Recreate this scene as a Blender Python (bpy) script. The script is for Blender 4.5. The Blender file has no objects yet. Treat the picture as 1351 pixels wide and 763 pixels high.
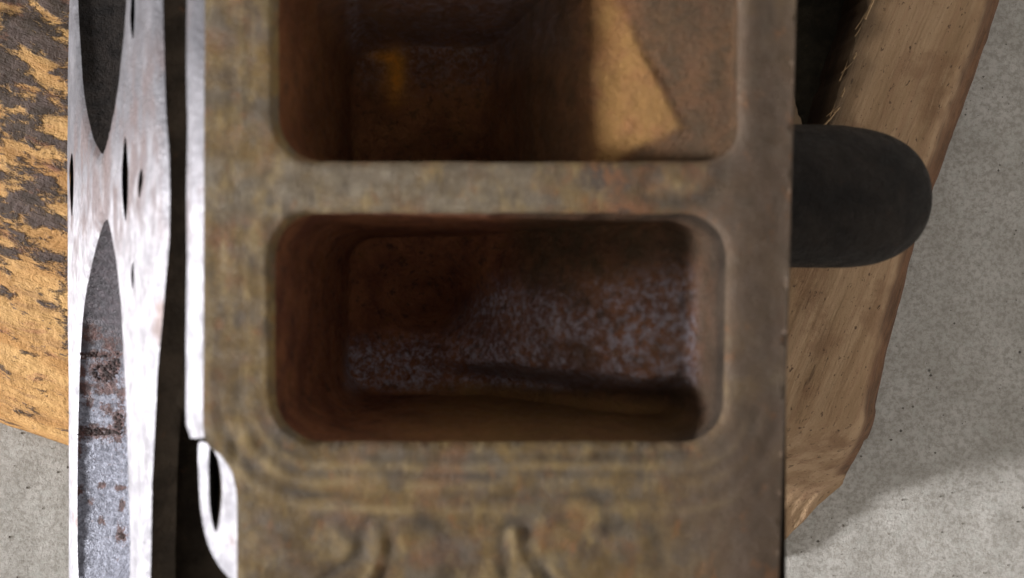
import bpy, math, random
import numpy as np
from mathutils import Vector
from mathutils.geometry import delaunay_2d_cdt
from mathutils.bvhtree import BVHTree

random.seed(7); np.random.seed(7)
scene = bpy.context.scene
# ------------------------------------------------------------------ camera
H = 121.0                    # mm from lens to the intake face
S = 140.0 / 1351.0           # mm per photo pixel on the intake face
FACE_Z = 140.0               # mm height of the intake face above the concrete
cam = bpy.data.cameras.new('camera'); cam_o = bpy.data.objects.new('camera', cam)
scene.collection.objects.link(cam_o); scene.camera = cam_o
cam.sensor_width = 36.0; cam.lens = (H / S) / 1351.0 * 36.0
cam_o.location = (0, 0, (FACE_Z + H) / 1000.0); cam_o.rotation_euler = (0, 0, 0)
cam.clip_start = 0.005; cam.clip_end = 50
cam.dof.use_dof = True; cam.dof.focus_distance = 0.232; cam.dof.aperture_fstop = 21.0
# ------------------------------------------------------------------ light
world = bpy.data.worlds.new('World'); scene.world = world; world.use_nodes = True
bg = world.node_tree.nodes['Background']
bg.inputs[0].default_value = (1.0, 0.96, 0.90, 1); bg.inputs[1].default_value = 0.42
SUN_EL, SUN_AZ = math.radians(11), math.radians(5)
sun = bpy.data.lights.new('sun', 'SUN'); sun.energy = 5.0; sun.angle = math.radians(5.0); sun.color = (0.97, 0.98, 1.0)
sun_o = bpy.data.objects.new('sun', sun); scene.collection.objects.link(sun_o)
d = Vector((math.cos(SUN_EL) * math.cos(SUN_AZ), math.cos(SUN_EL) * math.sin(SUN_AZ), -math.sin(SUN_EL)))
sun_o.rotation_euler = d.to_track_quat('-Z', 'Y').to_euler(); sun_o.location = (-1, 0, 1)
vs = scene.view_settings
vs.view_transform = 'Standard'; vs.look = 'None'; vs.gamma = 1; vs.use_curve_mapping = False; vs.exposure = 0.95

# ------------------------------------------------------------------ helpers
def px(x): return (np.asarray(x, float) - 675.5) * S
def py(y): return -(np.asarray(y, float) - 381.5) * S
def at(x, y, dep):           # point seen at photo pixel x,y lying dep mm below the intake face
    k = 1 + dep / H
    return (float(px(x)) * k, float(py(y)) * k, -dep)

_perm = np.random.RandomState(3).permutation(4096)
def vnoise(x, y, z=0.0):     # vectorised value noise, -1..1
    x, y, z = np.broadcast_arrays(np.asarray(x, float), np.asarray(y, float), np.asarray(z, float))
    xi, yi, zi = np.floor(x).astype(int), np.floor(y).astype(int), np.floor(z).astype(int)
    fx, fy, fz = x - xi, y - yi, z - zi
    fx, fy, fz = [f * f * (3 - 2 * f) for f in (fx, fy, fz)]
    def hsh(a, b, c):
        return _perm[(_perm[(_perm[a & 4095] + b) & 4095] + c) & 4095] / 2047.5 - 1
    r = 0
    for a in (0, 1):
        for b in (0, 1):
            for c in (0, 1):
                w = (fx if a else 1 - fx) * (fy if b else 1 - fy) * (fz if c else 1 - fz)
                r = r + w * hsh(xi + a, yi + b, zi + c)
    return r
def fbm(x, y, z=0.0, o=4):
    r = 0; a = 1.0; t = 0
    for i in range(o):
        r = r + a * vnoise(x * 2 ** i + 17 * i, np.asarray(y) * 2 ** i, np.asarray(z) * 2 ** i); t += a; a *= 0.5
    return r / t
def sstep(a, b, x):
    t = np.clip((np.asarray(x, float) - a) / (b - a), 0, 1); return t * t * (3 - 2 * t)

def catmull(pts, n=8, closed=True):
    P = [np.array(p, float) for p in pts]; out = []; m = len(P)
    for i in range(m if closed else m - 1):
        if closed: p0, p1, p2, p3 = P[i - 1], P[i], P[(i + 1) % m], P[(i + 2) % m]
        else: p0, p1, p2, p3 = P[max(i - 1, 0)], P[i], P[i + 1], P[min(i + 2, m - 1)]
        for k in range(n):
            t = k / n
            out.append(0.5 * (2 * p1 + (p2 - p0) * t + (2 * p0 - 5 * p1 + 4 * p2 - p3) * t * t + (3 * p1 - p0 - 3 * p2 + p3) * t ** 3))
    if not closed: out.append(P[-1])
    return np.array(out)
def resample(loop, step, closed=True):
    L = np.array(loop); Q = np.vstack([L, L[:1]]) if closed else L
    sl = np.r_[0, np.cumsum(np.linalg.norm(np.diff(Q, axis=0), axis=1))]
    n = max(8, int(sl[-1] / step)); t = np.linspace(0, sl[-1], n + 1)
    if closed: t = t[:-1]
    return np.stack([np.interp(t, sl, Q[:, k]) for k in range(2)], 1)
def inside(p, loop):
    x, y = p[:, 0], p[:, 1]; r = np.zeros(len(p), bool); L = np.asarray(loop)
    j = len(L) - 1
    for i in range(len(L)):
        xi, yi, xj, yj = L[i, 0], L[i, 1], L[j, 0], L[j, 1]
        if yi != yj:
            r ^= ((yi > y) != (yj > y)) & (x < (xj - xi) * (y - yi) / (yj - yi) + xi)
        j = i
    return r
def seg_dist(p, loop, closed=True):
    L = np.asarray(loop); best = np.full(len(p), 1e9)
    n = len(L) if closed else len(L) - 1
    for i in range(n):
        a = L[i]; b = L[(i + 1) % len(L)]; ab = b - a
        t = np.clip(((p - a) @ ab) / max(ab @ ab, 1e-12), 0, 1)
        best = np.minimum(best, np.linalg.norm(p - (a + t[:, None] * ab), axis=1))
    return best
def cdt(outer, holes, step):
    """Triangulate outer minus holes with a jittered interior grid. All 2D, mm."""
    outer = np.asarray(outer); lo, hi = outer.min(0), outer.max(0)
    gx, gy = np.meshgrid(np.arange(lo[0], hi[0], step), np.arange(lo[1], hi[1], step * 0.866))
    gx = gx + (np.arange(gx.shape[0]) % 2)[:, None] * step * 0.5
    g = np.stack([gx.ravel(), gy.ravel()], 1) + np.random.uniform(-.12, .12, (gx.size, 2)) * step
    ok = inside(g, outer)
    for h in holes: ok &= ~inside(g, h)
    g = g[ok]
    dd = seg_dist(g, outer)
    for h in holes: dd = np.minimum(dd, seg_dist(g, h))
    g = g[dd > step * 0.45]
    pts = [outer] + [np.asarray(h) for h in holes]; edges = []; o = 0
    for L in pts:
        n = len(L); edges += [(o + i, o + (i + 1) % n) for i in range(n)]; o += n
    V = np.vstack(pts + [g])
    v, e, f, *_ = delaunay_2d_cdt([Vector(p) for p in V], edges, [], 0, 1e-6)
    v = np.array([tuple(p) for p in v]); f = np.array(f)
    c = v[f].mean(1); ok = inside(c, outer)
    for h in holes: ok &= ~inside(c, h)
    f = f[ok]
    a = v[f[:, 1]] - v[f[:, 0]]; b = v[f[:, 2]] - v[f[:, 0]]
    fl = (a[:, 0] * b[:, 1] - a[:, 1] * b[:, 0]) < 0
    f[fl] = f[fl][:, ::-1]
    return v, f.tolist()

ORIGIN = {}
def to_m(P):                  # head coordinates in mm -> world metres
    P = np.asarray(P, float) * 0.001; P = P + np.array([0, 0, FACE_Z * 0.001]); return P
def mesh_obj(name, V, F, mat, parent=None, smooth=True, attr=None):
    """V in mm, z = 0 on the intake face."""
    W = to_m(V)
    q = parent
    while q is not None: W = W - np.array(q.location); q = q.parent
    me = bpy.data.meshes.new(name); me.from_pydata(W.tolist(), [], F); me.update()
    if smooth: me.polygons.foreach_set('use_smooth', [True] * len(me.polygons))
    if attr is not None:
        for k, a in attr.items():
            at_ = me.attributes.new(k, 'FLOAT', 'POINT'); at_.data.foreach_set('value', np.asarray(a, np.float32))
    me.materials.append(mat)
    o = bpy.data.objects.new(name, me); scene.collection.objects.link(o); o.parent = parent
    return o
def empty(name, loc):
    o = bpy.data.objects.new(name, None); scene.collection.objects.link(o); o.location = loc
    o.empty_display_size = 0.02; return o
def tag(o, label=None, cat=None, group=None, kind=None):
    for k, v in (('label', label), ('category', cat), ('group', group), ('kind', kind)):
        if v: o[k] = v
def loft(rings, closed=True, cap=False):
    V = np.vstack(rings); n = len(rings[0]); F = []
    for r in range(len(rings) - 1):
        for i in range(n if closed else n - 1):
            a = r * n + i; b = r * n + (i + 1) % n
            F.append((a, b, b + n, a + n))
    if cap: F.append(tuple(range((len(rings) - 1) * n, len(rings) * n)))
    return V, F

# ------------------------------------------------------------------ materials
class Mat:
    def __init__(s, name):
        s.m = bpy.data.materials.new(name); s.m.use_nodes = True; s.t = s.m.node_tree
        s.b = s.t.nodes['Principled BSDF']; tc = s.t.nodes.new('ShaderNodeTexCoord'); geo = s.t.nodes.new('ShaderNodeNewGeometry')
        mp = s.t.nodes.new('ShaderNodeMapping'); mp.inputs['Scale'].default_value = (1000,) * 3
        mp.inputs['Location'].default_value = (0, 0, 0)
        s.t.links.new(geo.outputs['Position'], mp.inputs[0]); s.co = mp.outputs[0]   # scene position in mm
        s.geo = geo
    def link(s, a, b):
        if hasattr(a, 'is_output'): s.t.links.new(a, b)
        else: b.default_value = a
    def math(s, op, a, b=0.0, c=None, clamp=False):
        n = s.t.nodes.new('ShaderNodeMath'); n.operation = op; n.use_clamp = clamp
        s.link(a, n.inputs[0]); s.link(b, n.inputs[1])
        if c is not None: s.link(c, n.inputs[2])
        return n.outputs[0]
    def coord(s, scale=(1, 1, 1), rot=0.0, loc=(0, 0, 0), warp=0.0, wscale=0.1):
        co = s.co
        if warp:
            nz = s.t.nodes.new('ShaderNodeTexNoise'); nz.inputs['Scale'].default_value = wscale; nz.inputs['Detail'].default_value = 3
            s.t.links.new(co, nz.inputs['Vector'])
            vm = s.t.nodes.new('ShaderNodeVectorMath'); vm.operation = 'MULTIPLY_ADD'
            s.t.links.new(nz.outputs['Color'], vm.inputs[0]); vm.inputs[1].default_value = (warp,) * 3; s.t.links.new(co, vm.inputs[2]); co = vm.outputs[0]
        if rot:
            m0 = s.t.nodes.new('ShaderNodeMapping'); m0.inputs['Rotation'].default_value = (0, 0, rot)
            s.t.links.new(co, m0.inputs[0]); co = m0.outputs[0]
        mp = s.t.nodes.new('ShaderNodeMapping'); mp.inputs['Scale'].default_value = scale
        mp.inputs['Location'].default_value = loc; s.t.links.new(co, mp.inputs[0]); return mp.outputs[0]
    def noise(s, scale, detail=5, rough=0.6, co=None, lo=0.35, hi=0.65, dist=0.0, out=(0, 1)):
        n = s.t.nodes.new('ShaderNodeTexNoise'); n.inputs['Scale'].default_value = scale; n.inputs['Detail'].default_value = detail
        n.inputs['Roughness'].default_value = rough; n.inputs['Distortion'].default_value = dist
        s.t.links.new(co or s.co, n.inputs['Vector']); return s.ramp(n.outputs[0], lo, hi, *out)
    def ramp(s, v, lo, hi, o0=0.0, o1=1.0, smooth=True):
        n = s.t.nodes.new('ShaderNodeMapRange'); n.interpolation_type = 'SMOOTHSTEP' if smooth else 'LINEAR'
        s.link(v, n.inputs[0])
        for i, x in zip((1, 2, 3, 4), (lo, hi, o0, o1)): n.inputs[i].default_value = x
        return n.outputs[0]
    def vor(s, scale, feature='F1', co=None, rand=1.0):
        n = s.t.nodes.new('ShaderNodeTexVoronoi'); n.feature = feature; n.inputs['Scale'].default_value = scale
        n.inputs['Randomness'].default_value = rand
        s.t.links.new(co or s.co, n.inputs['Vector']); return n.outputs['Distance']
    def axis(s, i, co=None):
        n = s.t.nodes.new('ShaderNodeSeparateXYZ'); s.t.links.new(co or s.co, n.inputs[0]); return n.outputs[i]
    def attr(s, k):
        n = s.t.nodes.new('ShaderNodeAttribute'); n.attribute_name = k; return n.outputs['Fac']
    def mix(s, f, a, b, mode='MIX'):
        n = s.t.nodes.new('ShaderNodeMix'); n.data_type = 'RGBA'; n.blend_type = mode
        s.link(f, n.inputs[0]); s.link(s.c(a), n.inputs[6]); s.link(s.c(b), n.inputs[7]); return n.outputs[2]
    def c(s, a):
        return (*a, 1) if isinstance(a, tuple) and len(a) == 3 else a
    def bump(s, h, dist, strength=1.0, prev=None):
        n = s.t.nodes.new('ShaderNodeBump'); n.inputs['Distance'].default_value = dist * 0.001; n.inputs['Strength'].default_value = strength
        s.t.links.new(h, n.inputs['Height'])
        if prev is not None: s.t.links.new(prev, n.inputs['Normal'])
        return n.outputs[0]
    def done(s, col, rough=0.6, metal=0.0, normal=None, spec=None):
        s.link(s.c(col), s.b.inputs['Base Color']); s.link(rough, s.b.inputs['Roughness']); s.link(metal, s.b.inputs['Metallic'])
        if normal is not None: s.t.links.new(normal, s.b.inputs['Normal'])
        if spec is not None: s.link(spec, s.b.inputs['Specular IOR Level'])
        return s.m

def m_face():
    m = Mat('worn_intake_face')
    c = m.mix(m.noise(0.09, 5), (0.074, 0.042, 0.011), (0.150, 0.092, 0.028))
    c = m.mix(m.noise(0.16, 4, lo=.47, hi=.62, out=(0, .8)), c, (0.088, 0.068, 0.047))        # grey patches
    c = m.mix(m.noise(0.13, 5, co=m.coord(loc=(40, 7, 3)), lo=.50, hi=.68, out=(0, .7)), c, (0.140, 0.058, 0.020))   # orange rust
    c = m.mix(m.noise(0.2, 5, co=m.coord(loc=(9, 70, 3)), lo=.48, hi=.70, out=(0, .6)), c, (0.055, 0.034, 0.026))   # dark oil
    st = m.noise(1.0, 3, co=m.coord((1.1, 0.05, 1)), lo=.45, hi=.7, out=(0, .45))
    lf = m.ramp(m.axis(0), -30, -36)
    c = m.mix(m.math('MULTIPLY', st, m.ramp(m.axis(0), -26, -36, .25, 1)), c, (0.085, 0.060, 0.034))
    c = m.mix(m.math('MULTIPLY', m.noise(0.7, 3, co=m.coord((1.0, 0.08, 1), loc=(5, 3, 0)), lo=.5, hi=.68), m.math('MULTIPLY', lf, .45)), c, (0.21, 0.155, 0.075))
    ca = m.mix(m.noise(0.5, 4, lo=.3, hi=.7), (0.175, 0.140, 0.096), (0.112, 0.086, 0.058))      # rubbed bare on the land between the ports
    land = m.math('MULTIPLY', m.math('MULTIPLY', m.ramp(m.axis(1), 9, 11.2), m.ramp(m.axis(1), 18.5, 16.5)), m.ramp(m.axis(0), 22, -8))
    c = m.mix(m.math('MULTIPLY', land, m.noise(0.22, 4, lo=.35, hi=.6, out=(.3, .95))), c, ca)
    landr = m.math('MULTIPLY', m.math('MULTIPLY', m.ramp(m.axis(1), 8, 11), m.ramp(m.axis(1), 19, 16.5)), m.math('MULTIPLY', m.ramp(m.axis(0), 0, 14), m.ramp(m.axis(0), 34, 28)))
    c = m.mix(m.math('MULTIPLY', landr, m.noise(.22, 4, .6, co=m.coord(loc=(4, 4, 1)), lo=.42, hi=.56, out=(.1, .9))), c, m.mix(m.noise(.3, 4, lo=.45, hi=.55), (0.040, 0.026, 0.022), (0.15, 0.062, 0.026)))
    gr = m.noise(2.2, 6, .7, out=(0, 1))
    c = m.mix(m.math('MULTIPLY', gr, .4), c, (0.07, 0.052, 0.034))
    darkening = m.math('MULTIPLY', m.ramp(m.axis(0), 14, 32), m.noise(0.06, 4, lo=.25, hi=.6, out=(.6, .92)))               # darker brown towards the far edge
    c = m.mix(darkening, c, (0.070, 0.045, 0.030))
    c = m.mix(m.noise(.38, 5, .65, co=m.coord((1, .55, 1), loc=(71, 3, 0)), lo=.5, hi=.68, out=(0, .5)), c, (0.050, 0.034, 0.020))
    c = m.mix(m.noise(.42, 5, .65, co=m.coord((1, .7, 1), loc=(7, 33, 0)), lo=.56, hi=.72, out=(0, .5)), c, (0.165, 0.066, 0.020))
    c = m.mix(m.noise(.36, 5, .65, co=m.coord((1, .5, 1), loc=(17, 83, 0)), lo=.5, hi=.7, out=(0, .45)), c, m.mix(darkening, (0.23, 0.160, 0.065), (0.07, 0.052, 0.042)))
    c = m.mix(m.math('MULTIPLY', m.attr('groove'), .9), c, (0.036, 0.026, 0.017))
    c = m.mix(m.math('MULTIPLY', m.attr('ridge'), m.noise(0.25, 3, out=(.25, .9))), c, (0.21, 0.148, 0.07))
    n = m.bump(m.noise(0.6, 6, .65, lo=0, hi=1), 0.2, .6); n = m.bump(gr, 0.1, .8, n)
    return m.done(c, m.noise(.3, 4, out=(.5, .8)), 0.1, n, .25)
def m_port():
    m = Mat('rusty_port_wall')
    c = m.mix(m.noise(0.12, 6), (0.165, 0.054, 0.029), (0.30, 0.112, 0.050))
    c = m.mix(m.noise(0.35, 6, .7, co=m.coord(loc=(3, 20, 0)), lo=.52, hi=.7, out=(0, .8)), c, (0.20, 0.080, 0.024))
    c = m.mix(m.noise(0.5, 6, .7, co=m.coord(loc=(33, 2, 0)), lo=.52, hi=.66, out=(0, .85)), c, (0.075, 0.034, 0.024))
    fine = m.noise(1.5, 6, .72, lo=.3, hi=.7)
    c = m.mix(m.math('MULTIPLY', m.noise(.8, 7, .8, lo=.44, hi=.62), m.math('MINIMUM', m.attr('painted_sheen'), 1.0)), c, (0.44, 0.39, 0.46))       # pale sheen painted into the colour on the short turn
    c = m.mix(m.math('MULTIPLY', m.attr('ochre'), m.noise(.2, 4, out=(.55, .95))), c, (0.25, 0.130, 0.042))
    c = m.mix(m.math('MULTIPLY', m.attr('rusty'), m.noise(.4, 4, out=(.5, 1))), c, (0.85, 0.33, 0.04))
    c = m.mix(m.math('MULTIPLY', m.attr('turn'), m.noise(.25, 5, .7, out=(.65, .97))), c, (0.066, 0.041, 0.021))        # short turn painted darker to tone down the sun on it
    c = m.mix(m.attr('face'), c, m.mix(m.noise(0.15, 5), (0.027, 0.018, 0.012), (0.050, 0.034, 0.023)))  # lip zone painted dark to dim its sunlit tone
    n = m.bump(m.noise(0.5, 5, .6, lo=0, hi=1), 1.2, .8); n = m.bump(fine, 0.35, .9, n)
    r = m.math('SUBTRACT', m.noise(.8, 5, .7, out=(.5, .78)), m.math('MULTIPLY', m.attr('painted_sheen'), .2))
    return m.done(c, r, 0.0, n, m.math('MULTIPLY_ADD', m.attr('painted_sheen'), .45, .15))
def m_steel():
    m = Mat('milled_iron')
    c = m.mix(m.noise(0.3, 5), (0.17, 0.162, 0.176), (0.265, 0.252, 0.27))
    c = m.mix(m.noise(0.5, 5, .7, co=m.coord((.7, .16, .7)), lo=.5, hi=.7, out=(0, .6)), c, (0.085, 0.075, 0.08))
    c = m.mix(m.noise(0.10, 5, .6, co=m.coord((1, .5, 1), loc=(8, 5, 2)), lo=.60, hi=.70, out=(0, .7)), c, (0.105, 0.062, 0.048))
    up = m.ramp(m.axis(1), 8, 34)     # deck painted duller towards the far chamber, where its sheen fades
    c = m.mix(m.math('MULTIPLY', up, m.noise(.12, 4, lo=.25, hi=.6, out=(.7, .97))), c, (0.050, 0.047, 0.053))
    sm = m.math('MULTIPLY', m.math('MULTIPLY', m.ramp(m.axis(1), 0, 14), m.ramp(m.axis(1), 44, 30)), m.noise(.16, 5, .65, co=m.coord((1, .4, 1), loc=(2, 8, 1)), lo=.44, hi=.6))
    c = m.mix(m.math('MULTIPLY', sm, .8), c, (0.075, 0.050, 0.048))      # brown smears round the bolt holes
    sc = m.noise(1.6, 4, .7, co=m.coord((2.2, .16, 2.2)), lo=.3, hi=.7)
    n = m.bump(sc, 0.10, .6); n = m.bump(m.noise(1.2, 5, lo=0, hi=1), .25, .5, n)
    return m.done(c, m.noise(.4, 4, out=(.42, .6)), 0.55, n)
def m_chamber(name, darkening):
    m = Mat(name)
    c = m.mix(m.noise(0.9, 7, .8, lo=.38, hi=.64), (0.085, 0.085, 0.11), (0.27, 0.275, 0.33))
    dark = m.mix(m.noise(0.3, 5), (0.007, 0.0048, 0.004), (0.020, 0.0145, 0.012))
    if darkening: c = dark
    else:
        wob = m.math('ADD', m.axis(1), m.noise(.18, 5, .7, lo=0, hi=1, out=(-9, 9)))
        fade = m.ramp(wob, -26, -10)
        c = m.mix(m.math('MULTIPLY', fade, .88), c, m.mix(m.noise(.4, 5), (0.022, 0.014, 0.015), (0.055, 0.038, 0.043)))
        c = m.mix(m.noise(.45, 6, .7, co=m.coord((1, 1.3, 1), loc=(4, 1, 9)), lo=.62, hi=.70, out=(0, .6)), c, (0.075, 0.030, 0.020))
        ru = m.ramp(m.math('ADD', m.attr('rust'), m.noise(.8, 7, .8, lo=.2, hi=.8, out=(-.75, .75))), .32, .72)
        c = m.mix(m.math('MULTIPLY', ru, .93), c, m.mix(m.noise(.9, 5, .7), (0.026, 0.007, 0.005), (0.085, 0.024, 0.014)))
    n = m.bump(m.noise(0.7, 5, .7, lo=0, hi=1), 1.1, .8); n = m.bump(m.noise(2, 5, .7), .25, .7, n)
    return m.done(c, m.noise(.6, 4, out=(.38, .62)) if not darkening else 0.75, 0.0 if darkening else 0.35, n, .08 if darkening else .5)
def m_iron(name='oily_cast_iron', a=(0.048, 0.037, 0.028), b=(0.092, 0.070, 0.052), rough=(.45, .75), spec=.15):
    m = Mat(name)
    c = m.mix(m.noise(0.15, 6), a, b)
    c = m.mix(m.noise(0.4, 5, .7, co=m.coord(loc=(3, 3, 30)), lo=.6, hi=.72, out=(0, .6)), c, (b[0] * 1.9, b[1] * 1.35, b[2] * 1.1))
    n = m.bump(m.noise(0.5, 6, .65, lo=0, hi=1), 1.0, .8); n = m.bump(m.noise(2.5, 5, .7), .15, .7, n)
    return m.done(c, m.noise(.4, 4, out=rough), 0.0, n, spec)
def m_rust():
    m = Mat('rust_crust')
    c = m.mix(m.noise(0.9, 5, .7), (0.016, 0.005, 0.004), (0.045, 0.015, 0.010))
    return m.done(c, .85, 0, m.bump(m.noise(1.5, 5, .7, lo=0, hi=1), .8))
def m_flake():
    m = Mat('ochre_scale')
    c = m.mix(m.noise(0.22, 5), (0.100, 0.052, 0.017), (0.145, 0.078, 0.027))
    c = m.mix(m.noise(1.2, 5, .7, lo=.5, hi=.75, out=(0, .5)), c, (0.07, 0.035, 0.016))
    return m.done(c, .8, 0, m.bump(m.noise(1.0, 5, .6, lo=0, hi=1), .25))
def m_concrete():
    m = Mat('rough_concrete')
    c = m.mix(m.noise(0.06, 7, .7), (0.415, 0.386, 0.352), (0.52, 0.488, 0.455))
    c = m.mix(m.noise(0.6, 7, .8, lo=.42, hi=.60, out=(0, .6)), c, (0.23, 0.21, 0.175))
    c = m.mix(m.noise(0.25, 5, .7, co=m.coord(loc=(2, 50, 1)), lo=.52, hi=.64, out=(0, .45)), c, (0.50, 0.485, 0.45))
    pit = m.ramp(m.vor(0.16), .10, .04)
    pit = m.math('MULTIPLY', pit, m.noise(.08, 3, lo=.5, hi=.6))
    c = m.mix(m.math('MULTIPLY', pit, .9), c, (0.035, 0.030, 0.028))
    sp = m.math('MULTIPLY', m.ramp(m.vor(.55), .12, .05), m.noise(.3, 3, lo=.5, hi=.58))
    c = m.mix(m.math('MULTIPLY', sp, .75), c, (0.07, 0.06, 0.05))
    n = m.bump(m.noise(0.28, 7, .7, lo=0, hi=1), 1.0, .8)
    n = m.bump(m.noise(1.4, 6, .75, lo=.2, hi=.8), .6, .8, n)
    n = m.bump(m.math('MULTIPLY', pit, -1), 1.0, 1, n)
    return m.done(c, .88, 0, n, .2)
def m_board(rot):
    m = Mat('split_pine_face')
    g = lambda sx, sy, loc=(0, 0, 0): m.coord((sx, sy, sx), rot=rot, loc=loc, warp=2.0, wscale=.05)
    c = m.mix(m.noise(1, 5, .6, co=g(.16, .018)), (0.30, 0.188, 0.104), (0.41, 0.272, 0.162))
    c = m.mix(m.noise(1, 4, .6, co=g(.6, .03, (3, 0, 0)), lo=.5, hi=.66, out=(0, .35)), c, (0.27, 0.15, 0.088))
    c = m.mix(m.noise(1, 5, .6, co=g(.45, .045, (13, 5, 0)), lo=.61, hi=.70, out=(0, .7)), c, (0.075, 0.042, 0.026))     # dark resin streaks
    c = m.mix(m.noise(1, 4, .6, co=g(.9, .05, (1, 25, 0)), lo=.6, hi=.72, out=(0, .45)), c, (0.55, 0.39, 0.24))
    c = m.mix(m.noise(.09, 5, .65, lo=.5, hi=.66, out=(0, .5)), c, (0.20, 0.105, 0.058))                      # brown stains
    c = m.mix(m.noise(1, 4, .7, co=g(.9, .4, (3, 8, 1)), lo=.61, hi=.67, out=(0, .85)), c, (0.06, 0.030, 0.020))                                 # flecks
    c = m.mix(m.attr('bark'), c, m.mix(m.noise(1, 5, .7, co=g(.5, .08)), (0.070, 0.034, 0.020), (0.17, 0.080, 0.042)))
    c = m.mix(m.attr('notch_shade'), c, (0.060, 0.040, 0.024))  # soft shade round the notch, painted dark brown
    n = m.bump(m.noise(1, 6, .6, co=g(.8, .05), lo=0, hi=1), 1.0, .8); n = m.bump(m.noise(2.5, 5, .7), .2, .7, n)
    return m.done(c, .8, 0, n, .2)
def m_log(rot):
    m = Mat('peeled_log_skin')
    g = lambda sx, sy, loc=(0, 0, 0), w=4.0: m.coord((sx, sy, sy), rot=rot, loc=loc, warp=w, wscale=.07)
    c = m.mix(m.noise(1, 5, .6, co=g(.03, .14)), (0.42, 0.205, 0.058), (0.60, 0.345, 0.125))
    c = m.mix(m.noise(1, 4, .6, co=g(.05, .5, (3, 0, 0)), lo=.5, hi=.68, out=(0, .6)), c, (0.27, 0.135, 0.05))
    wob = m.math('ADD', m.axis(1), m.noise(.03, 3, .6, lo=0, hi=1, out=(-14, 14)))
    dens = m.ramp(wob, -24, 40, -0.05, 0.115)           # more of the dark inner bark is left higher up
    nz = m.noise(1, 6, .68, co=g(.09, .19, (5, 9, 2)), lo=0, hi=1)
    dk = m.ramp(m.math('ADD', nz, dens), .53, .67)
    c = m.mix(m.math('MULTIPLY', dk, .95), c, m.mix(m.noise(.2, 5, .7), (0.020, 0.012, 0.009), (0.080, 0.053, 0.050)))
    c = m.mix(m.noise(1, 5, .7, co=g(.14, .4, (50, 9, 2)), lo=.60, hi=.66, out=(0, .85)), c, (0.060, 0.036, 0.028))
    c = m.mix(m.noise(1, 4, .6, co=g(.07, .22, (8, 90, 2)), lo=.58, hi=.72, out=(0, .55)), c, (0.34, 0.13, 0.062))
    n = m.bump(m.math('ADD', dk, m.noise(.4, 6, .7, lo=0, hi=1)), 1.3, .9); n = m.bump(m.noise(1, 5, .6, co=g(.1, .8), lo=0, hi=1), .6, .8, n)
    return m.done(c, .75, 0, n, .25)
GRAIN_R = math.radians(22); GRAIN_L = math.radians(19)
M_FACE, M_PORT, M_STEEL, M_IRON = m_face(), m_port(), m_steel(), m_iron()
M_LUG = m_iron('smooth_dark_casting', (0.008, 0.0058, 0.0048), (0.019, 0.0140, 0.0110), (.45, .65), .15)
M_SHADE = m_iron('dark_shade_fill', (0.022, 0.018, 0.012), (0.045, 0.036, 0.024), (.8, .95))
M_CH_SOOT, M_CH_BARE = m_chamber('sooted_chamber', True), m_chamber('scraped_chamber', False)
M_RUST, M_FLAKE, M_CONC, M_BOARD, M_LOG = m_rust(), m_flake(), m_concrete(), m_board(GRAIN_R), m_log(GRAIN_L)
def flat(name, col, r=.8):
    m = Mat(name); c = m.mix(m.noise(.8, 4), tuple(x * .7 for x in col), tuple(x * 1.25 for x in col)); return m.done(c, r)
M_SPLINT, M_GRIT = flat('pale_splinter', (.34, .22, .115)), flat('grit', (.10, .085, .07))

# ------------------------------------------------------------------ concrete floor
GZ = -FACE_Z
def ground():
    n = 240; xs = np.linspace(-260, 260, n)
    X, Y = np.meshgrid(xs, xs)
    Z = GZ + 0.45 * fbm(X * .12, Y * .12, 0, 4) + .9 * fbm(X * .02, Y * .02, 5, 2)
    edge = np.maximum(abs(X), abs(Y)); Z = np.where(edge > 255, GZ, Z)
    V = np.stack([X.ravel(), Y.ravel(), Z.ravel()], 1)
    F = [(j * n + i, j * n + i + 1, (j + 1) * n + i + 1, (j + 1) * n + i) for j in range(n - 1) for i in range(n - 1)]
    o = len(V); R = 3000
    V = np.vstack([V, [(-R, -R, GZ), (R, -R, GZ), (R, R, GZ), (-R, R, GZ)]])
    b = list(range(n)); r_ = [j * n + n - 1 for j in range(n)]; t = [(n - 1) * n + i for i in range(n)][::-1]; l = [j * n for j in range(n)][::-1]
    for side, k in ((b, 0), (r_, 1), (t, 2), (l, 3)):
        for i in range(n - 1): F.append((side[i + 1], side[i], o + k))
        F.append((side[-1], o + k, o + (k + 1) % 4))
    g = mesh_obj('concrete_floor', V, F, M_CONC); tag(g, kind='structure'); return g
ground()

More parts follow.
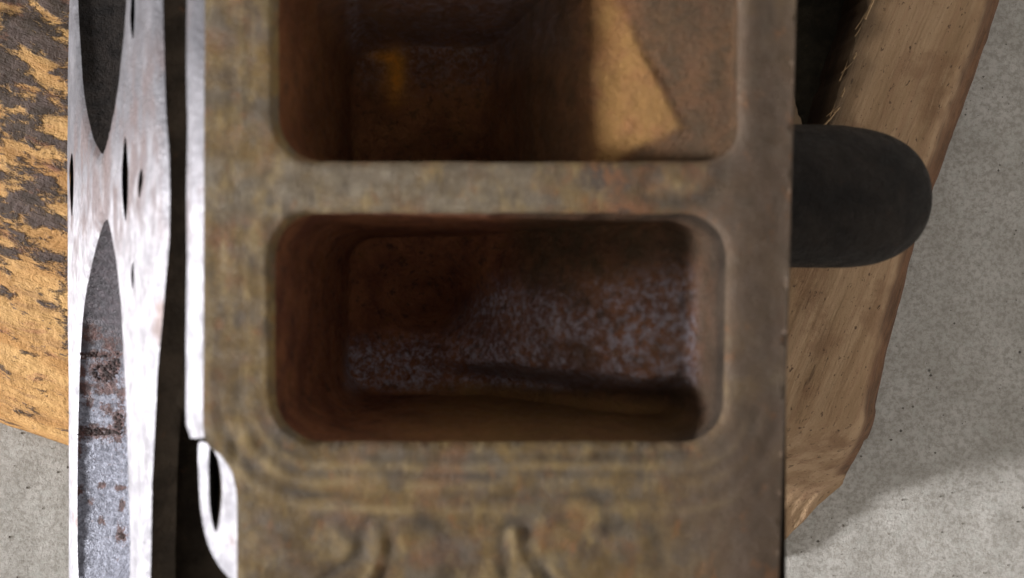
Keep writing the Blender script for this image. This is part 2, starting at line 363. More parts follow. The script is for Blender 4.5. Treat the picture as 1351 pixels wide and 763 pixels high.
# ------------------------------------------------------------------ wooden supports
def slab(name, poly_px, dep, holes_px, mat, root, zfun, skirt, step=1.3, attrs=None):
    outer = resample(np.array([at(x, y, dep)[:2] for x, y in poly_px]), step)
    outer = outer + .22 * np.stack([fbm(outer[:, 0] * .3, outer[:, 1] * .3, 1), fbm(outer[:, 0] * .3, outer[:, 1] * .3, 9)], 1)
    holes = [resample(np.array([at(x, y, dep)[:2] for x, y in h]), step) for h in holes_px]
    holes = [h + .7 * np.stack([fbm(h[:, 0] * .5, h[:, 1] * .5, 4), fbm(h[:, 0] * .5, h[:, 1] * .5, 7)], 1) for h in holes]
    v, f = cdt(outer, holes, step)
    z = zfun(v, seg_dist(v, outer))
    V = np.column_stack([v, z])
    F = [tuple(t) for t in f]
    skirt_w = np.zeros(len(V))
    def add_skirt(loop, out, sign, cols):
        nonlocal V, F, skirt_w
        n = len(loop)
        # the loop points were the first points handed to the triangulation: find them again
        idx = [int(np.argmin(((v - p) ** 2).sum(1))) for p in loop]
        nx = np.roll(loop, -1, 0) - np.roll(loop, 1, 0); nx = np.stack([nx[:, 1], -nx[:, 0]], 1); nx /= np.linalg.norm(nx, axis=1)[:, None] + 1e-9
        area = (loop[:, 0] * np.roll(loop[:, 1], -1) - np.roll(loop[:, 0], -1) * loop[:, 1]).sum()
        if area < 0: nx = -nx
        prev = idx
        for k, (w, dz) in enumerate(cols):
            p = loop + nx * (w * out)[:, None] if hasattr(out, '__len__') else loop + nx * w * out
            zz = z[idx] * (1 - dz) + (GZ - 1.5) * dz
            base = len(V); jit = .2 * fbm(p[:, 0] * .4, p[:, 1] * .4, k)
            V = np.vstack([V, np.column_stack([p + jit[:, None], zz])]); skirt_w = np.r_[skirt_w, np.full(n, 1.0)]
            cur = list(range(base, base + n))
            for i in range(n):
                a, b = prev[i], prev[(i + 1) % n]; c, d_ = cur[(i + 1) % n], cur[i]
                q = (a, b, c, d_) if sign * area < 0 else (d_, c, b, a)
                F.append(q)
            prev = cur
    add_skirt(outer, skirt(outer), 1, ((.35, .08), (.7, .3), (1.0, .62), (.95, 1.0)))
    for h in holes: add_skirt(h, np.full(len(h), -1.0), -1, ((.3, .2), (.2, .6), (-.8, 1.0)))
    at_ = {k: fn(V, skirt_w) for k, fn in (attrs or {}).items()}
    return mesh_obj(name, V, F, mat, root, True, at_)

WD = 100.0
board = empty('split_board', (0.07, 0.05, 0)); tag(board, 'split tan board with dark streaks and ragged bark edge right of the casting', 'board')
bp = [(1040, 800), (1082, 776), (1118, 741), (1150, 706), (1172, 676), (1166, 632), (1166, 545), (1186, 450), (1206, 375), (1224, 300), (1252, 225), (1284, 140), (1316, 50), (1333, 0), (1372, -120), (1380, -300), (820, -300), (800, 800)]
notch = [(1040, -70), (1158, -55), (1146, 0), (1136, 34), (1124, 66), (1118, 92), (1104, 122), (1098, 152), (1090, 178), (1062, 182), (1045, 120)]
g_dir = np.array([math.sin(GRAIN_R), math.cos(GRAIN_R)]); g_per = np.array([math.cos(GRAIN_R), -math.sin(GRAIN_R)])
tip = np.array(at(1082, 790, WD)[:2])
def board_z(v, de):
    u = v @ g_per; w = v @ g_dir
    z = -WD + .9 * fbm(u * .28, w * .02, 2, 4) + .35 * fbm(u * 1.1, w * .05, 3, 3)
    ycut = v[:, 1] - tip[1]
    z -= (1.5 + 5.5 * sstep(14, 44, ycut)) * (1 - sstep(0, 9, de)) ** 2                      # rounded arris
    z -= 35 * (1 - sstep(12, 46, ycut))      # axe-cut end slopes to the floor
    return np.minimum(z, -WD + .2)
def board_skirt(L):
    w = np.where(L[:, 0] > 62, 5.0, 1.0); return w * np.where(L[:, 1] < -40, .3, 1.0)
bo = np.array([at(x, y, WD)[:2] for x, y in bp]); bn = np.array([at(x, y, WD)[:2] for x, y in notch])
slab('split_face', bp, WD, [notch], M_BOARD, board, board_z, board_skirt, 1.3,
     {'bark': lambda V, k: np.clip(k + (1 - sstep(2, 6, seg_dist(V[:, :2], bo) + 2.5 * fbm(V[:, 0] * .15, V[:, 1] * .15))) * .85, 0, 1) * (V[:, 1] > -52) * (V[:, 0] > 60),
      'notch_shade': lambda V, k: np.clip((1 - sstep(0, 8, seg_dist(V[:, :2], bn) + 3 * fbm(V[:, 0] * .2, V[:, 1] * .2))) * .75 * (V[:, 1] > 22), 0, 1)})
def splinters(root):
    V, F = [], []
    rng = random.Random(5)
    spots = [(1148, 5), (1140, 30), (1133, 45), (1120, 85), (1112, 100), (1108, 118), (1102, 140), (1106, 150), (1098, 158), (1100, 148), (1126, 70)]
    for i, (x, y) in enumerate(spots):
        a = np.array(at(x + rng.uniform(-6, 4), y + rng.uniform(-6, 6), WD - 1)); L = rng.uniform(2, 5) if i % 4 else rng.uniform(6, 9)
        ang = math.radians(rng.uniform(40, 72)); dv = np.array([math.cos(ang), math.sin(ang), rng.uniform(-.05, .25)]) * L
        pr = np.array([-math.sin(ang), math.cos(ang), 0]) * rng.uniform(.10, .38)
        a = a - dv * .4; mid = a + dv * .5 + np.array([0, 0, .5]); e = a + dv; o = len(V)
        V += [a + pr, a - pr, a + np.array([0, 0, .4]), mid + pr * .9, mid - pr * .9, mid + np.array([0, 0, .4]), e]
        F += [(o, o + 3, o + 5, o + 2), (o + 1, o + 2, o + 5, o + 4), (o, o + 1, o + 4, o + 3), (o + 3, o + 6, o + 5), (o + 4, o + 5, o + 6), (o + 3, o + 4, o + 6)]
    s = mesh_obj('splinters', np.array(V), F, M_SPLINT, root, False); tag(s, kind='stuff')
splinters(board)
def notch_shade_sheet():  # dark sheet added in the notch to stand in for its shade
    L = resample(np.array([at(x, y, WD)[:2] for x, y in [(1005, -110), (1185, -100), (1150, 60), (1120, 200), (1010, 205)]]), 1.5); v, f = cdt(L, [], 1.5)
    z = -119 + 3.5 * fbm(v[:, 0] * .12, v[:, 1] * .05, 4, 5) - 6 * (1 - sstep(0, 4, seg_dist(v, L)))
    mesh_obj('notch_shade_sheet', np.column_stack([v, z]), [tuple(t) for t in f], M_SHADE, board)
notch_shade_sheet()

log = empty('peeled_log', (-0.12, 0.03, 0)); tag(log, 'peeled yellow log with dark bark remnants left of the casting', 'log')
lp = [(-330, 470), (-200, 515), (-90, 552), (0, 583), (45, 598), (85, 612), (140, 628), (260, 668), (380, 700), (560, 700), (560, -330), (-330, -330)]
l_dir = np.array([math.cos(GRAIN_L), -math.sin(GRAIN_L)]); l_per = np.array([math.sin(GRAIN_L), math.cos(GRAIN_L)])
l0 = np.array(at(0, 583, WD)[:2])
def log_z(v, de):
    u = v @ l_dir; w = (v - l0) @ l_per
    R = 165.0; top = 78.0
    z = -WD - 0.2 + np.sqrt(np.maximum(R * R - (w - top) ** 2, 1)) - R
    z += .7 * fbm(u * .03, w * .2, 2, 4) + .5 * fbm(u * .15, w * .25, 7, 4)
    z -= 4 * (1 - sstep(0, 5, de)) ** 2
    return np.minimum(z, -WD + .1)
slab('log_body', lp, WD + 12, [], M_LOG, log, log_z, lambda L: np.full(len(L), -6.0), 1.5)

# ------------------------------------------------------------------ the cylinder head
head = empty('cylinder_head', (0, 0, (FACE_Z - 100) * .001))
tag(head, 'rusty cast iron cylinder head with two rectangular intake ports lying on wood', 'engine part')
Y1 = 128.0                    # far end of the head, mm
def yend(x): return -63.5 + (np.asarray(x, float) - 38) * .09     # its near end, cut slightly askew
TH = math.radians(34.5); D0 = np.array([-52.0, -10.0]); DT = np.array([-math.sin(TH), -math.cos(TH)]); DN = np.array([-math.cos(TH), math.sin(TH)])
DL = 100.0
def on_deck(x, y):           # photo pixel -> (u, v): mm down the deck, mm along the head
    X, Y = float(px(x)), float(py(y)); O = np.array([0, H]); R = np.array([X, -H])
    t = ((D0 - O) @ DN) / (R @ DN); p = O + t * R
    return ((p - D0) @ DT, Y * t)
def deck3(uv, h=0.0):
    uv = np.asarray(uv, float); h = np.broadcast_to(h, len(uv))
    return np.stack([D0[0] + uv[:, 0] * DT[0] + h * DN[0], uv[:, 1], D0[1] + uv[:, 0] * DT[1] + h * DN[1]], 1)

def rrect(x0, x1, y0, y1, r, n=14):
    """rounded rectangle in photo pixels, r = corner radii (tl, tr, br, bl)"""
    out = []
    for (cx, cy, a0, rr) in ((x0 + r[0], y0 + r[0], 180, r[0]), (x1 - r[1], y0 + r[1], 270, r[1]), (x1 - r[2], y1 - r[2], 0, r[2]), (x0 + r[3], y1 - r[3], 90, r[3])):
        for k in range(n + 1):
            a = math.radians(a0 + 90 * k / n); out.append((cx + rr * math.cos(a), cy + rr * math.sin(a)))
    return np.array(out)
def to_mm(P): P = np.asarray(P, float); return np.stack([px(P[:, 0]), py(P[:, 1])], 1)
def wob(P, a=.12, f=.25, s=0): return P + a * np.stack([fbm(P[:, 0] * f, P[:, 1] * f, s), fbm(P[:, 0] * f, P[:, 1] * f, s + 31)], 1)

LOWER = rrect(362, 958, 281, 584, (58, 60, 52, 64)); UPPER = rrect(366, 975, -86, 213, (60, 55, 48, 62))
LOWER[:, 0] += (LOWER[:, 0] > 800) * (433 - LOWER[:, 1]) * .02
rim_lo = wob(resample(to_mm(LOWER), .55), .16, .3, 1); rim_up = wob(resample(to_mm(UPPER), .55), .16, .3, 2)
face_out = [(270, -860), (270, 0), (269, 300), (268, 560), (270, 580), (276, 590), (293, 602), (306, 622), (312, 650), (313, 763), (313, 1059), (1017, 996), (1028, 763), (1036, 560), (1044, 300), (1052, 0), (1074, -860)]
face_out = resample(to_mm(face_out), .8)
BEADS = [   # gasket imprint squiggles on the face below the port: photo pixels, (width px, depth mm)
    ([(420, 775), (440, 756), (462, 742), (476, 728), (478, 705), (484, 690), (496, 683), (508, 690), (514, 706), (514, 738), (508, 752), (498, 770)], 6, -.42),
    ([(667, 760), (664, 730), (664, 704), (672, 690), (684, 688), (695, 696), (700, 715), (712, 740), (728, 764)], 7, -.42),
    ([(676, 702), (680, 722), (690, 744), (704, 768)], 5, .4), ([(704, 718), (714, 735), (730, 752), (746, 770)], 5, .35),
    ([(494, 704), (496, 722), (492, 745), (482, 768)], 6, .3), ([(445, 706), (458, 720), (452, 728)], 7, .35),
    ([(850, 602), (760, 606), (720, 604)], 4, -.3), ([(910, 598), (840, 602), (788, 601)], 4, -.35),
    ([(560, 690), (585, 700), (600, 735), (590, 770)], 13, -.25), ([(805, 700), (830, 690), (860, 700), (872, 740)], 10, -.22), ([(770, 640), (800, 670), (802, 700)], 7, -.2),
    ([(865, 225), (850, 245), (856, 262), (890, 268), (930, 262), (952, 240), (960, 210)], 9, -.3), ([(880, 240), (905, 248), (925, 245)], 7, .3)]
def face_height(v):
    g = np.zeros(len(v)); r = np.zeros(len(v)); X = v[:, 0] / S + 675.5; Yp = -v[:, 1] / S + 381.5
    h = .12 * fbm(v[:, 0] * .12, v[:, 1] * .12, 3, 4) + .06 * fbm(v[:, 0] * .7, v[:, 1] * .7, 8, 3)
    h += .05 * vnoise(v[:, 0] * 1.6, v[:, 1] * .05, 2) * (X < 370)
    dl = seg_dist(v, rim_lo) / S
    wb = dl + 5 * fbm(v[:, 0] * .1, v[:, 1] * .1, 12, 3)
    msk = sstep(500, 590, Yp) * (1 - .6 * sstep(720, 900, X)) + .5 * sstep(330, 362, X) * 0
    side = .32 * (X < 366) * sstep(60, 320, Yp) * (1 - sstep(500, 590, Yp))
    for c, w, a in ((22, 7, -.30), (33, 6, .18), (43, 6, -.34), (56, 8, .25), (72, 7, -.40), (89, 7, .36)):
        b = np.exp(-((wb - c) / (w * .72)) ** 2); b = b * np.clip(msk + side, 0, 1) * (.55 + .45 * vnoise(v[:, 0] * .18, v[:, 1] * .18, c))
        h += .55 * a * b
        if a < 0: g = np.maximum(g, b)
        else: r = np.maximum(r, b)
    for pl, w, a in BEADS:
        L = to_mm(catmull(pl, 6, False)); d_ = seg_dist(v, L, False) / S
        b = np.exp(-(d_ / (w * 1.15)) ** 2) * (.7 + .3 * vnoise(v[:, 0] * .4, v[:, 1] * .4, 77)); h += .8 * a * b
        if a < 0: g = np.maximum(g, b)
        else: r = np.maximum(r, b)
    lip = np.minimum(dl, seg_dist(v, rim_up) / S)          # rounded port lips
    h -= .7 * np.exp(-lip / 4.0)
    h -= .9 * sstep(930, 1050, X) ** 2                    # face falls away to the right edge
    return h, g, r
v, f = cdt(face_out, [rim_lo, rim_up], .62)
fh, fg, fr = face_height(v)
mesh_obj('intake_face', np.column_stack([v, fh]), f, M_FACE, head, True, {'groove': fg, 'ridge': fr})

def port(rim, floor_fn, cx, cy, painted_sheen, ochre):
    n = len(rim); c = np.array([float(px(cx)), float(py(cy))]); top = face_height(rim)[0]
    fd = floor_fn(rim)
    rings = [np.column_stack([rim, top])]
    for t in np.r_[np.linspace(.015, .12, 5), np.linspace(.2, 1, 16)]:
        rr = rim + (c - rim) * (0.012 * min(1, t / .12))
        rr = rr + .22 * np.stack([fbm(rim[:, 0] * .2, rim[:, 1] * .2, t * 12), fbm(rim[:, 0] * .2, rim[:, 1] * .2, 40 + t * 12)], 1)
        rings.append(np.column_stack([rr, top - (fd + top) * t]))
    for q in np.linspace(.985, .01, 110):
        p = c + (rim + (c - rim) * .012 - c) * q
        rings.append(np.column_stack([p, -floor_fn(p)]))
    V, F = loft(rings, True, True); F = [t[::-1] for t in F]
    P = V[:, :2]; X = P[:, 0] / S + 675.5; Yp = -P[:, 1] / S + 381.5
    return V, F, {'painted_sheen': painted_sheen(X, Yp, V[:, 2]), 'ochre': ochre(X, Yp, V[:, 2]), 'turn': sstep(640, 720, X) * (1 - np.clip(painted_sheen(X, Yp, V[:, 2]), 0, 1) * .7) * (1 - np.clip(ochre(X, Yp, V[:, 2]), 0, 1) * .7), 'face': np.exp(V[:, 2].clip(-40, 0) / 14) * (.25 + .9 * sstep(820, 930, X))}
def rough_floor(p, z): return .9 * fbm(p[:, 0] * .16, p[:, 1] * .16, z, 4) + .35 * fbm(p[:, 0] * .8, p[:, 1] * .8, z + 3, 3)
def floor_lo(p):
    X = p[:, 0] / S + 675.5; Y = -p[:, 1] / S + 381.5
    hump = 1.2 + 12.5 * sstep(0, 48, 976 - X) + 40 * (1 - sstep(470, 930, X))      # the short turn climbs to the right lip
    crest = 2.0 * np.exp(-((Y - 470) / 60) ** 2) * sstep(560, 760, X) * (1 - sstep(840, 960, X))
    hump = hump - crest
    groove = np.minimum(hump + 11, 54.0)
    g = sstep(508, 552, Y + 3 * vnoise(p[:, 0] * .3, p[:, 1] * .3)) * (1 - sstep(915, 968, X))
    d_ = hump * (1 - g) + groove * g
    top_side = (1 - sstep(290, 350, Y)) * 2 * sstep(450, 600, X) * (1 - sstep(800, 960, X)); d_ = d_ + top_side
    d_ = d_ + 14 * np.exp(-((X - 520) / 95) ** 2 - ((Y - 395) / 62) ** 2)    # throat down to the valve
    return np.maximum(d_ + rough_floor(p, 1) * sstep(1, 12, d_), .6)
def floor_up(p):
    X = p[:, 0] / S + 675.5; Y = -p[:, 1] / S + 381.5
    d_ = 2.0 + 8.5 * np.clip((985 - X) / 200, 0, 1) + 45 * (1 - sstep(610, 800, X))
    d_ = d_ + 10 * np.exp(-((X - 560) / 120) ** 2 - ((Y - 150) / 55) ** 2)
    return np.maximum(d_ + rough_floor(p, 9) * sstep(1, 12, d_), .6)
def line_mask(X, Y, pts, w): return np.exp(-(seg_dist(np.column_stack([X, Y]), np.array(pts, float), False) / w) ** 2)
def sheen_lo(X, Y, z):  # mask of the painted highlights on the lower port floor
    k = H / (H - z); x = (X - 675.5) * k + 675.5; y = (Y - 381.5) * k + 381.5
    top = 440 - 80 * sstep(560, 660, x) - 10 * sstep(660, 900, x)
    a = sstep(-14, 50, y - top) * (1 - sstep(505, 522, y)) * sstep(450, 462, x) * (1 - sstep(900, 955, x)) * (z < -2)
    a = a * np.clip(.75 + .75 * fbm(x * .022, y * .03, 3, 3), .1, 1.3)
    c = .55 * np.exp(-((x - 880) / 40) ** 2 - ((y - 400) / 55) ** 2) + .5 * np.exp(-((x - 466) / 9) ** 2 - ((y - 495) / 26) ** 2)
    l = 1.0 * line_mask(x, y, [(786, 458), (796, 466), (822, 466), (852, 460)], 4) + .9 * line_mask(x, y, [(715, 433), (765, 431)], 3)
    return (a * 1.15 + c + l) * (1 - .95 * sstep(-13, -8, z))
sheen_up = lambda X, Y, z: .25 * sstep(360, 400, X) * (1 - sstep(700, 830, X)) * (1 - sstep(-30, 30, Y)) * (z < -20)
och_lo = lambda X, Y, z: .95 * sstep(548, 574, Y) * sstep(400, 640, X)
och_up = lambda X, Y, z: .35 + np.exp(-((X - 452) / 14) ** 2 - ((Y + 50) / 30) ** 2) + .3 * sstep(780, 900, X)
V, F, A = port(rim_lo, floor_lo, 660, 433, sheen_lo, och_lo); p_lo = mesh_obj('intake_port', V, F, M_PORT, head, True, A)
p_lo['label'] = 'lower port with painted pale sheen on its sloping wall'
V2, F2, A2 = port(rim_up, floor_up, 670, 64, sheen_up, och_up)
def facet(V, A):               # wedge of light on the upper port's wall, painted ochre on a slight step
    poly = np.array([(770, -60), (806, -30), (838, 34), (862, 84), (888, 134), (905, 170), (880, 184), (846, 198), (822, 213), (800, 240), (720, 240), (735, 100)], float)
    k = H / (H - V[:, 2]); P = np.column_stack([V[:, 0] * k / S + 675.5, -V[:, 1] * k / S + 381.5]); P = P + 3 * np.stack([fbm(P[:, 0] * .03, P[:, 1] * .03, 1), fbm(P[:, 0] * .03, P[:, 1] * .03, 6)], 1)
    sd = seg_dist(P, poly) * np.where(inside(P, poly), 1, -1)
    mk = sstep(-5, 9, sd) * sstep(752, 806, P[:, 0]) * (V[:, 2] > -30) * (V[:, 2] < -.8)
    V[:, 2] += .55 * mk * sstep(800, 880, P[:, 0] + .25 * P[:, 1]); V[:, 0] -= .5 * mk
    A['rusty'] = 1.3 * np.exp(-((P[:, 0] - 522) / 14) ** 2 - ((P[:, 1] - 98) / 30) ** 2) + .8 * np.exp(-((P[:, 0] - 508) / 20) ** 2 - ((P[:, 1] - 76) / 7) ** 2)
    A['painted_sheen'] = A['painted_sheen'] + .9 * np.exp(-((P[:, 0] - 465) / 7) ** 2) * (1 - sstep(40, 75, P[:, 1])) + .45 * sstep(455, 475, P[:, 0]) * (1 - sstep(700, 790, P[:, 0])) * (1 - sstep(40, 110, P[:, 1]))
    A['face'] = A['face'] * .35; A['turn'] = np.maximum(A['turn'], sstep(-16, -10, V[:, 2]) * sstep(780, 860, P[:, 0])); A['ochre'] = np.clip(A['ochre'] * (1 - .3 * (V[:, 2] > -14)) + .8 * mk, 0, 1.1); A['turn'] = A['turn'] * (1 - mk)
facet(V2, A2); p_up = mesh_obj('intake_port', V2, F2, M_PORT, head, True, A2)
p_up['label'] = 'upper port with painted ochre light patch on its wall'

def cam_cast(tree, x, y):
    o = Vector((0, 0, H)); r = Vector((float(px(x)), float(py(y)), -H)).normalized(); return tree.ray_cast(o, r)
# milled left edge of the face, with the bolt notch below it
def edge_strip():
    ys = np.linspace(-860, 578, 420); rows = []
    for y in ys:
        w = 1.0 - sstep(566, 580, y) * .5; j = float(fbm(y * .012, 3.0, 0, 2)) * 1.6
        a = np.array([float(px(270.5 + j * .3)), float(py(y)), -.15]); b = np.array(at(246 + j + 5 * sstep(560, 580, y), y, 2.4))
        m_ = a * .5 + b * .5 + np.array([-.25, 0, .28]); e = b + np.array([.15, 0, -2.0])
        rows.append(np.array([a, m_, b, e]))
    V, F = loft(rows, False); return mesh_obj('milled_edge', V, F, M_STEEL, head)
edge_strip()
def notch_plate():
    Pn = lambda x, y: at(x, y, 1.0 + max(0, (313 - x)) * .075)
    outer = catmull([(262, 586), (262, 620), (264, 660), (268, 692), (276, 722), (290, 748), (304, 766), (314, 800), (314, 720), (313, 660), (308, 628), (296, 604), (280, 590), (270, 584)], 8)
    hole = catmull([(277, 592), (288, 606), (293, 640), (292, 670), (286, 702), (280, 690), (276, 660), (275, 620)], 8)
    v, f = cdt(resample(outer, 3), [resample(hole, 3)], 4)
    V = np.array([Pn(*p) for p in v]); F = [tuple(reversed(t)) for t in f]
    o = mesh_obj('bolt_notch', V, F, M_STEEL, head)
    hl = resample(hole, 3); r0 = np.array([Pn(*p) for p in hl]); c = r0.mean(0)
    rings = [r0] + [np.array([(p - c) * (1 - .05 * k) + c + np.array([-.38, 0, -1]) * k * 2.2 for p in r0]) for k in range(1, 8)]
    V, F = loft(rings, True, True); mesh_obj('hole_wall', V, F, M_IRON, o)
    ol = resample(outer, 3); r0 = np.array([Pn(*p) for p in ol]); rings = [r0] + [r0 + np.array([.1 * k, 0, -2.0 * k]) for k in (1, 2, 3)]
    V, F = loft(rings); mesh_obj('notch_side', V, F, M_IRON, o)
notch_plate()

# combustion deck on the left with its chambers and bolt slots
near = [(204, -700), (204, -120), (205, 0), (207, 80), (209, 150), (213, 200), (214, 260), (213, 320), (208, 380), (204, 430), (198, 490), (195, 560), (191, 640), (189, 763), (188, 1300)]
far = [(88, 1300), (88, 763), (88, 620), (87, 480), (86, 330), (86, 200), (87, 90), (89, 0), (90, -160), (90, -700)]
clampv = lambda P: np.array([(min(max(u, -3), DL), min(max(v_, float(yend(D0[0] + u * DT[0]))), Y1)) for u, v_ in P])
deck_out = clampv([on_deck(*p) for p in np.vstack([resample(np.array(near, float), 8, False), resample(np.array(far, float), 8, False)])])
keep = [i for i in range(len(deck_out)) if np.linalg.norm(deck_out[i] - deck_out[i - 1]) > .05]; deck_out = deck_out[keep]
deck_out = resample(deck_out, .9)
CH_LO = [(134, 290), (124, 316), (113, 362), (105, 410), (101, 470), (98, 560), (97, 660), (98, 740), (101, 785), (112, 815), (130, 826), (150, 824), (163, 800), (168, 745), (167, 680), (165, 600), (161, 500), (157, 420), (150, 352), (142, 308)]
CH_UP = [(131, 202), (140, 178), (148, 140), (154, 100), (159, 50), (163, 0), (166, -80), (163, -180), (150, -260), (132, -290), (114, -260), (101, -180), (97, -80), (98, 0), (101, 60), (106, 125), (116, 176), (124, 195)]
SLOTS = [[(95, 202), (97, 222), (97, 262), (95, 286), (93, 264), (92, 224)], [(165, 180), (168, 210), (169, 250), (166, 292), (162, 262), (161, 222)], [(186, 222), (188, 236), (186, 250), (183, 262), (182, 240)], [(176, -40), (178, 10), (175, 52), (172, 20)], [(176, 345), (177, 362), (175, 382), (173, 362)]]
loops = [resample(np.array([on_deck(*p) for p in catmull(c, 8)]), .8) for c in (CH_LO, CH_UP)] + [resample(np.array([on_deck(*p) for p in catmull(c, 8)]), .6) for c in SLOTS]
v, f = cdt(deck_out, loops, 1.5)
dh = .12 * fbm(v[:, 0] * .1, v[:, 1] * .1, 5, 4) + .03 * fbm(v[:, 0] * .8, v[:, 1] * .8, 6, 3)
dh -= 1.1 * np.exp(-seg_dist(v, deck_out) / 1.2)
for lo_ in loops[:2]: dh -= .8 * np.exp(-seg_dist(v, lo_) / .9)
deck = mesh_obj('combustion_deck', deck3(v, dh), f, M_STEEL, head)
def inset_pocket(loop, depth, mat, name, parent, label=None, prof=None, rings_n=26, attrs=None):
    c = loop.mean(0); R = []
    for k in range(rings_n + 1):
        q = 1 - k / rings_n * .99
        h = -depth * (1 - q ** 2.2) ** .75 - .8 if k else -.8
        p = c + (loop - c) * q
        h = h + (.6 * fbm(p[:, 0] * .12, p[:, 1] * .12, 8, 4) + .25 * fbm(p[:, 0] * .6, p[:, 1] * .6, 4, 3)) * min(1, k / 3)
        R.append(deck3(p, h))
    V, F = loft(R, True, True); o = mesh_obj(name, V, F, mat, parent, True, attrs(V) if attrs else None)
    if label: o['label'] = label
    return o, V, F
RUST = [(128, 468, 34, 4), (138, 492, 17, 14), (150, 480, 8, 10), (112, 512, 10, 6), (140, 512, 18, 6), (118, 530, 5, 8), (142, 542, 9, 6), (124, 570, 36, 7), (156, 560, 8, 18), (99, 605, 4, 9), (160, 706, 6, 7), (103, 585, 5, 10), (150, 300, 4, 3),
        (160, 520, 6, 8), (108, 490, 5, 7), (135, 641, 6, 3), (159, 643, 6, 3), (119, 662, 6, 3), (132, 687, 6, 3), (104, 648, 7, 5), (161, 667, 4, 5), (120, 440, 12, 8), (145, 455, 10, 7)]
def rust_attr(V):
    k = H / (H - V[:, 2]); X = V[:, 0] * k / S + 675.5; Yp = -V[:, 1] * k / S + 381.5; r = np.zeros(len(V))
    for x, y, a, b in RUST: r = np.maximum(r, np.exp(-(((X - x) / (a * 1.3)) ** 2 + ((Yp - y) / (b * 1.75)) ** 2)))
    return {'rust': r}
lo_fine = resample(loops[0], .35)
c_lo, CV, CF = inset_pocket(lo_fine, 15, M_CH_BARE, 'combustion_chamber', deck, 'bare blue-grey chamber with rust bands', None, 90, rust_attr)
c_up, UV_, UF_ = inset_pocket(loops[1], 15, M_CH_SOOT, 'combustion_chamber', deck, 'sooty black chamber')
for L in loops[2:]: inset_pocket(L, 9, M_IRON, 'bolt_hole', deck, None, None, 8)
R0 = deck3(deck_out, -1.1); V, F = loft([R0, R0 + np.array([.0, 0, -.6]), deck3(c_ := deck_out + (deck_out.mean(0) - deck_out) * .012, -5)])
mesh_obj('deck_rim', V, F, M_IRON, deck)

# rust crusts in the lower chamber
def crusts(tree, spots, parent):
    for (x, y, rx, ry, nb) in spots:
        V, F = [], []
        for k in range(int(nb * 1.8)):
            a = random.uniform(0, 6.28); q = math.sqrt(random.random()) if nb > 1 else 0
            hit = cam_cast(tree, x + rx * q * math.cos(a), y + ry * q * math.sin(a))
            if hit[0] is None: continue
            p = np.array(hit[0]); nn = np.array(hit[1]); nn = nn if nn @ (np.array([0, 0, H]) - p) > 0 else -nn
            t1 = np.cross(nn, [0, 1, 0]); t1 /= np.linalg.norm(t1); t2 = np.cross(nn, t1)
            r = random.uniform(.12, .42); o = len(V); ring = 7
            for lev, hh in ((1, -.1), (.75, .22), (.3, .38)):
                for i in range(ring):
                    b = 6.283 * i / ring; jr = r * lev * random.uniform(.5, 1.45)
                    V.append(p + t1 * jr * math.cos(b) * 1.3 + t2 * jr * math.sin(b) + nn * hh * r)
            for lev in range(2):
                for i in range(ring):
                    a_ = o + lev * ring + i; b_ = o + lev * ring + (i + 1) % ring; F.append((a_, b_, b_ + ring, a_ + ring))
            F.append(tuple(o + 2 * ring + i for i in range(ring)))
        if V: mesh_obj('rust_crust', np.array(V), F, M_RUST, parent)
t_lo = BVHTree.FromPolygons([Vector(p) for p in CV], CF)
crusts(t_lo, [(138, 492, 16, 11, 40), (150, 480, 7, 9, 12), (124, 570, 30, 5, 40), (156, 560, 7, 14, 20), (160, 706, 4, 5, 8), (128, 468, 28, 3, 16)], c_lo)

# the casting body: groove behind the deck, underside, far side, two ends
def strip(name, xz, mat, n=150, amp=.5):
    ys = np.linspace(0, 1, n); xz = np.array(xz, float)
    L = resample(xz, 1.4, False); rows = []
    for q in ys:
        yy = yend(L[:, 0]) * (1 - q) + Y1 * q; y = float(yy[-1])
        j = amp * fbm(L[:, 0] * .15 + L[:, 1] * .15, yy * .15, 3, 4); j[0] = j[-1] = 0
        rows.append(np.column_stack([L[:, 0] + j, yy, L[:, 1] + j]))
        if name == 'casting_groove':
            t = np.linspace(0, 1, len(L)); w = sstep(.62, .82, t); du = float(np.interp(y, NE[:, 1], NE[:, 0])) + .5
            rows[-1][:, 0] += 9.0 * sstep(-19, -23, y) * (1 - sstep(.45, .66, t))       # wall steps back at the bolt notch
            bw = sstep(-17, -30, y) * sstep(.2, .45, t) * (1 - sstep(.68, .95, t)); rows[-1][:, 2] -= 15 * bw; rows[-1][:, 0] -= 5 * bw * sstep(.5, .7, t)
            rows[-1][:, 0] += DT[0] * du * w; rows[-1][:, 2] += DT[1] * du * w
    V, F = loft(rows, False); return mesh_obj(name, V, F, mat, head)
NE = np.array([on_deck(*p) for p in resample(np.array(near, float), 8, False)]); NE[:, 0] = np.maximum(NE[:, 0], -3); NE = NE[np.argsort(NE[:, 1])]
strip('casting_groove', [(-44.9, -4.2), (-46, -10), (-49, -19), (-57.5, -19.5), (-54.5, -16), (-51.0, -10.8)], M_IRON)
strip('casting_side', [tuple(D0 + DT * (on_deck(88.5, 381)[0] - .4) - DN * 1.6), (-98, -99.8), (34, -99.8), (37, -92), (36.8, -30), (37.6, -6), (38.2, -2.5)], M_IRON, 90, .35)
far_side = resample(to_mm([(1017, 996), (1028, 763), (1036, 560), (1044, 300), (1052, 0), (1074, -860)]), 1.0, False)
fz = face_height(far_side)[0]
rows = [np.column_stack([far_side, fz]), np.column_stack([far_side + [.5, 0], fz - .9]), np.column_stack([far_side + [.2, 0], fz - 4]), np.column_stack([np.full(len(far_side), 37.0), far_side[:, 1], np.full(len(far_side), -16.)])]
V, F = loft(rows, False); mesh_obj('flange_side', V, F, M_FACE, head, True, {'groove': np.zeros(len(V)), 'ridge': np.zeros(len(V))})
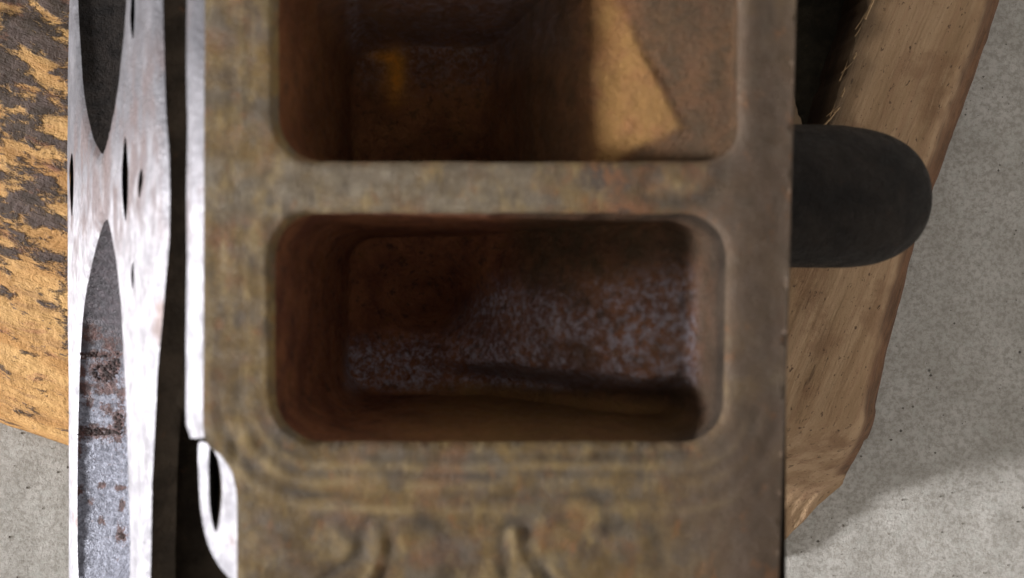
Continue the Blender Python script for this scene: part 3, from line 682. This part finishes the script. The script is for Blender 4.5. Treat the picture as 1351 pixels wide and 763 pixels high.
full = [(-42, -.6), (-45, -3), (-46, -10), (-49, -19), (-57.5, -19.5), (-51.5, -10.8), tuple(D0 + DT * 91), (-98, -99.8), (34, -99.8), (37, -92), (37, -.8)]
for end in (0, 1):
    P = np.array([(x, float(yend(x)) + .05 if end == 0 else Y1 - .05, z) for x, z in full]); F = [tuple(range(len(P)))[::1 - 2 * end]]
    mesh_obj('end_face', P, F, M_IRON, head, False)

# rounded lug sticking out on the right
def lug():
    dep = 47.0; n = 56; rings = []
    a0 = np.array(at(990, 258, dep)); a1 = np.array(at(1218, 264, dep)); L = a1[0] - a0[0]
    for t in np.r_[np.linspace(0, .55, 14), np.linspace(.58, 1, 26)]:
        x = a0[0] + L * t; e = max(0, (t - .38) / .62)
        prof_ = (1 - e ** 2.9) ** (1 / 2.3) if e < 1 else 0.004
        ry = 13.5 * prof_ * (1 - .015 * t); rz = 12.5 * prof_ ** .9
        cy = a0[1] + (a1[1] - a0[1]) * t; th = np.linspace(0, 2 * np.pi, n, endpoint=False)
        se = lambda c, p: np.sign(c) * abs(c) ** p
        p = np.column_stack([np.full(n, x), cy + ry * se(np.cos(th), .9), a0[2] + rz * se(np.sin(th), .9)])
        p[:, 1:] += .12 * fbm(p[:, 1:2] * .2 + x * .2, p[:, 2:3] * .2, 2)
        rings.append(p)
    V, F = loft(rings, True, True); F = [q[::-1] for q in F]; o = mesh_obj('round_lug', V, F, M_LUG, head); return o
lug()

# ------------------------------------------------------------------ grit on the concrete
def grit():
    V, F = [], []; rng = random.Random(2)
    for k in range(900):
        x, y = rng.uniform(-170, 180), rng.uniform(-110, 110)
        r = rng.choice((.18, .22, .3, .4)) * rng.uniform(.7, 1.3) * (1.7 if k % 60 == 0 else 1); o = len(V); z = GZ + .35 + .9 * float(fbm(x * .02, y * .02, 5, 2)) + .45 * float(fbm(x * .12, y * .12, 0, 4)) - .3
        ps = [(1, 0, 0), (0, 1, 0), (-1, 0, 0), (0, -1, 0), (0, 0, 1), (0, 0, -1)]
        V += [(x + a * r * rng.uniform(.6, 1.4), y + b * r * rng.uniform(.6, 1.4), z + c * r * .8) for a, b, c in ps]
        for i in range(4): F += [(o + i, o + (i + 1) % 4, o + 4), (o + (i + 1) % 4, o + i, o + 5)]
    g = mesh_obj('grit', np.array(V), F, M_GRIT, None, False); tag(g, 'fine dark grit scattered over the concrete floor', 'grit', None, 'stuff')
grit()
